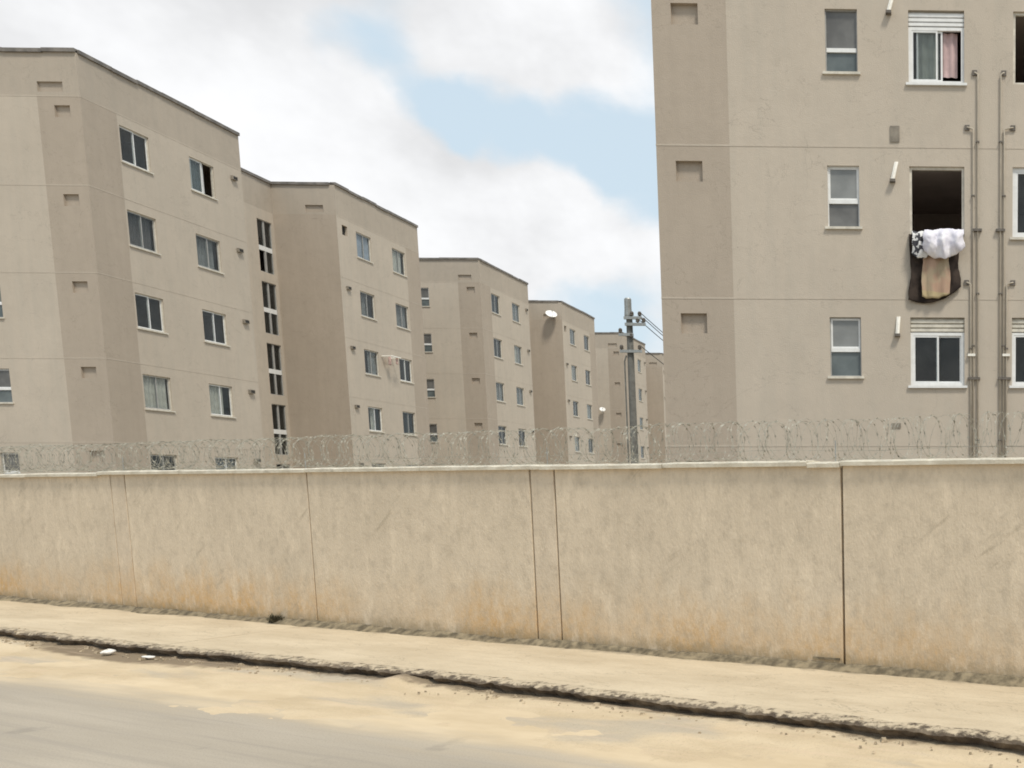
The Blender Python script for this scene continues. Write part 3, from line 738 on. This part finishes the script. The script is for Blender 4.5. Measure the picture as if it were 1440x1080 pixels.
# ---------------------------------------------------------------- clothes rack on the far wing of the nearest long block
rk = empty('clothes_rack', (XA+.01, 48.9, fE(6.0)), 'small white wall rack with pink clothes beside a window of the far wing', 'clothes rack')
q = MB(); q.tube([(0, -.55, .38), (.45, -.55, .40), (.45, .30, .40), (0, .30, .38)], .035, 'hood', 6); q.build('frame', rk)
for k_ in range(3):
    q = MB(); q.tube([(.12+.13*k_, -.55, .40), (.12+.13*k_, .30, .40)], .012, 'hood', 5); q.build('rail', rk)
M['c_pink'] = simple('faded_pink_cotton', (.50, .36, .33), .95, .15, 6)
for k_, (y0, y1, h, m_) in enumerate([(-.45, -.18, .42, 'c_pink'), (-.05, .2, .34, 'c_pink')]):
    q = MB()
    q.grid(lambda i, j, y0=y0, y1=y1, h=h, k_=k_: Vector((.25+.13*k_ + .025*math.sin(i*11+k_), y0+(y1-y0)*i, .41-h*j)), 12, 6, m_)
    tag(bpy.data.objects[q.build('hanging_shirt', smooth=True, solid=.01).name], ('longer' if k_ == 0 else 'shorter')+' faded pink shirt hanging from the small white wall rack', 'shirt', 'pink shirts on the wall rack').location = rk.location
# ---------------------------------------------------------------- satellite dishes
def dish(loc, dia, aim, label):
    e = empty('satellite_dish', loc, label, 'satellite dish')
    aim = Vector(aim).normalized(); qm = aim.to_track_quat('Z', 'Y').to_matrix()
    q = MB(); n = 24; rad = dia/2
    def fn(i, j):
        a = 2*math.pi*i; r_ = rad*j; p = Vector((math.cos(a)*r_, math.sin(a)*r_*1.08, .32*r_*r_/rad))
        return Vector((0, -.38, .12)) + qm @ p
    q.grid(fn, n, 6, 'dish'); q.build('reflector', e, smooth=True, solid=.012)
    q = MB(); c0 = Vector((0, -.38, .12)); tip = c0+qm @ Vector((0, -rad*.25, rad*1.15))
    q.tube([c0+qm @ Vector((0, -rad*1.05, rad*.33)), tip], .012, 'metal', 6); q.tube([tip, tip-aim*.1], .035, 'metal', 8); q.build('feed_arm', e)
    q = MB(); q.tube([(0, 0, -.12), (0, -.22, -.12), (0, -.30, -.02), c0-aim*.02], .025, 'metal', 8); q.build('bracket', e)
dish((-27.03, 59.55+WL+CL, fE(12.42)), .8, (.35, -.55, .75), 'large white satellite dish fixed high on the brown recess wall')
dish((-28.28, 87.1, fE(6.66)), .5, (.3, -.6, .7), 'white satellite dish on the end wall of the farthest block')

# ---------------------------------------------------------------- utility pole and wires
PX, PY = -10.62, 36.0
pole = empty('utility_pole', (PX, PY, 0), 'grey concrete utility pole with insulators standing among the blocks', 'utility pole')
q = MB(); q.tube([(0, 0, -.1), (.0, 0, 3), (0, 0, 6), (0, 0, 8.15)], [.145, .135, .122, .11], 'pole', 14); q.build('shaft', pole, smooth=False)
q = MB(); q.tube([(-.03, 0, 8.151), (-.03, 0, 8.25), (-.03, 0, 8.5), (-.03, 0, 8.84), (-.03, 0, 8.88)], [.12, .14, .125, .125, .10], 'metal', 12); q.build('pole_cap', pole)
def arm(x0, x1, z, y=-.14):
    q = MB(); q.box(Vector((0, 0, 0)), (Vector((1, 0, 0)), Vector((0, 1, 0)), Z), (x0, y-.05, z-.05), (x1, y+.05, z+.05), 'metal'); return q.build('crossarm', pole)
arm(-.12, .62, 7.92); arm(-.36, .16, 7.55); arm(-.34, .45, 6.95); arm(-.15, .5, 8.15)
ins = [(.34, 7.92), (.56, 7.92), (-.30, 7.55), (-.28, 6.95), (.38, 6.95), (.14, 8.15), (.10, 7.38), (.42, 8.15)]
for x, z_ in ins:
    q = MB(); q.tube([(x, -.14, z_+.04), (x, -.14, z_+.07), (x, -.14, z_+.09), (x, -.14, z_+.14), (x, -.14, z_+.155), (x, -.14, z_+.21), (x, -.14, z_+.23)], [.03, .03, .075, .06, .075, .055, .03], 'insul', 10); q.build('insulator', pole)
q = MB(); q.tube([(-.20, -.10, .2), (-.20, -.10, 6.6), (-.13, -.10, 6.8)], .03, 'pole', 8); q.build('conduit', pole)
def wire_(a, b, sag, r=.012):
    q = MB(); a = Vector(a); b = Vector(b); pts = []
    for i in range(25):
        f = i/24; p = a.lerp(b, f); p.z -= sag*4*f*(1-f); pts.append(p)
    q.tube(pts, r, 'cable', 5)
    return tag(q.build('overhead_wire'), 'thin dark overhead wire running from the concrete utility pole down the lane', 'wire', 'wires leaving the utility pole')
for (x, z_), dz in zip([(.42, 8.36), (.56, 8.13), (.34, 8.13), (.38, 7.17)], (0, -.1, -.2, -.3)):
    wire_((PX+x, PY-.14, z_), (PX+1.1+x*.6, 74, z_-.5+dz), .9, .016)

# ---------------------------------------------------------------- small things in the gutter and at the wall foot
def crumple(name, loc, size, mat, label, seed, group=None):
    q = MB(); n = 12
    def fn(i, j):
        a = 2*math.pi*i; ph = math.pi*(j-.5); r_ = 1+.35*nz(math.cos(a)*1.6+seed, math.sin(a)*1.6, j*2.5)
        return Vector((size[0]*math.cos(a)*math.cos(ph)*r_, size[1]*math.sin(a)*math.cos(ph)*r_, size[2]*(math.sin(ph)+.75)*r_))
    q.grid(fn, n, 8, mat); o = q.build(name, smooth=False); o.location = loc; o.rotation_euler.z = seed
    return tag(o, label, 'litter', group)
M['bag'] = simple('white_plastic_bag', (.78, .76, .72), .4, .05, 9)
crumple('plastic_bag', SP(-9.78, 2.10, .03), (.075, .045, .03), 'bag', 'crumpled round white plastic bag on the damp gutter silt', 1.3)
crumple('paper_scrap', SP(-9.05, 2.05, .028), (.085, .035, .012), 'bag', 'flat white paper scrap on the gutter silt beside the bag', 2.9)
M['weed'] = simple('dusty_weed', (.085, .075, .045), .9, .4, 30)
wd = empty('weed_tuft', SP(-9.95, .07, .125), 'small dusty weed tuft growing at the foot of the wall', 'weed')
q = MB(); rw_ = random.Random(5)
for k_ in range(70):
    a = rw_.uniform(0, 6.28); ln = rw_.uniform(.06, .17); p0 = Vector((rw_.gauss(0, .04), rw_.gauss(0, .025), 0)); dr = Vector((math.cos(a)*.8, math.sin(a)*.5, rw_.uniform(.5, 1.4))).normalized(); sd_ = dr.cross(Z).normalized()*.009
    q.face([p0-sd_, p0+sd_, p0+dr*ln*.6+sd_*1.5, p0+dr*ln-Z*.02, p0+dr*ln*.6-sd_*1.5], 'weed')
q.build('leaves', wd)
q = MB(); q.tube([(0, 0, -.02), (.005, 0, .05), (.02, -.01, .10)], [.006, .005, .003], 'weed', 5); q.build('stem', wd)
# crumbs of broken kerb and gravel, nobody could count them
M['stone'] = simple('kerb_crumbs', (.36, .29, .20), .95, .4, 30)
q = MB(); rs = random.Random(9)
for k_ in range(620):
    s = rs.uniform(-16, 4); dt = abs(rs.gauss(0, .13)); t_ = kerb_t(s)+.02+dt
    if rs.random() < .25: t_ = kerb_t(s) - rs.uniform(.02, .15)
    on = t_ < kerb_t(s); r_ = rs.uniform(.004, .013) if rs.random() < .94 else rs.uniform(.015, .03)
    if on: r_ *= .6
    base = SP(s, t_, .121 if on else .02+.012*nz(s*.5, t_*1.6, 2))
    P = [base + Vector((rs.uniform(-.3, .3)*r_+x*r_, rs.uniform(-.3, .3)*r_+y*r_, (z+.6)*r_*.8)) for x, y, z in ((-1, -1, -1), (1, -1, -1), (1, 1, -1), (-1, 1, -1), (-.6, -.7, .5), (.7, -.5, .6), (.6, .7, .4), (-.7, .5, .6))]
    i0 = len(q.v); q.v += [tuple(p) for p in P]; kk = q.mi('stone')
    for f in ((4, 5, 6, 7), (0, 1, 5, 4), (1, 2, 6, 5), (2, 3, 7, 6), (3, 0, 4, 7)): q.f.append(tuple(i0+j for j in f)); q.m.append(kk)
tag(q.build('kerb_rubble', kind='stuff'), 'loose crumbs of broken concrete strewn along the kerb', 'rubble')
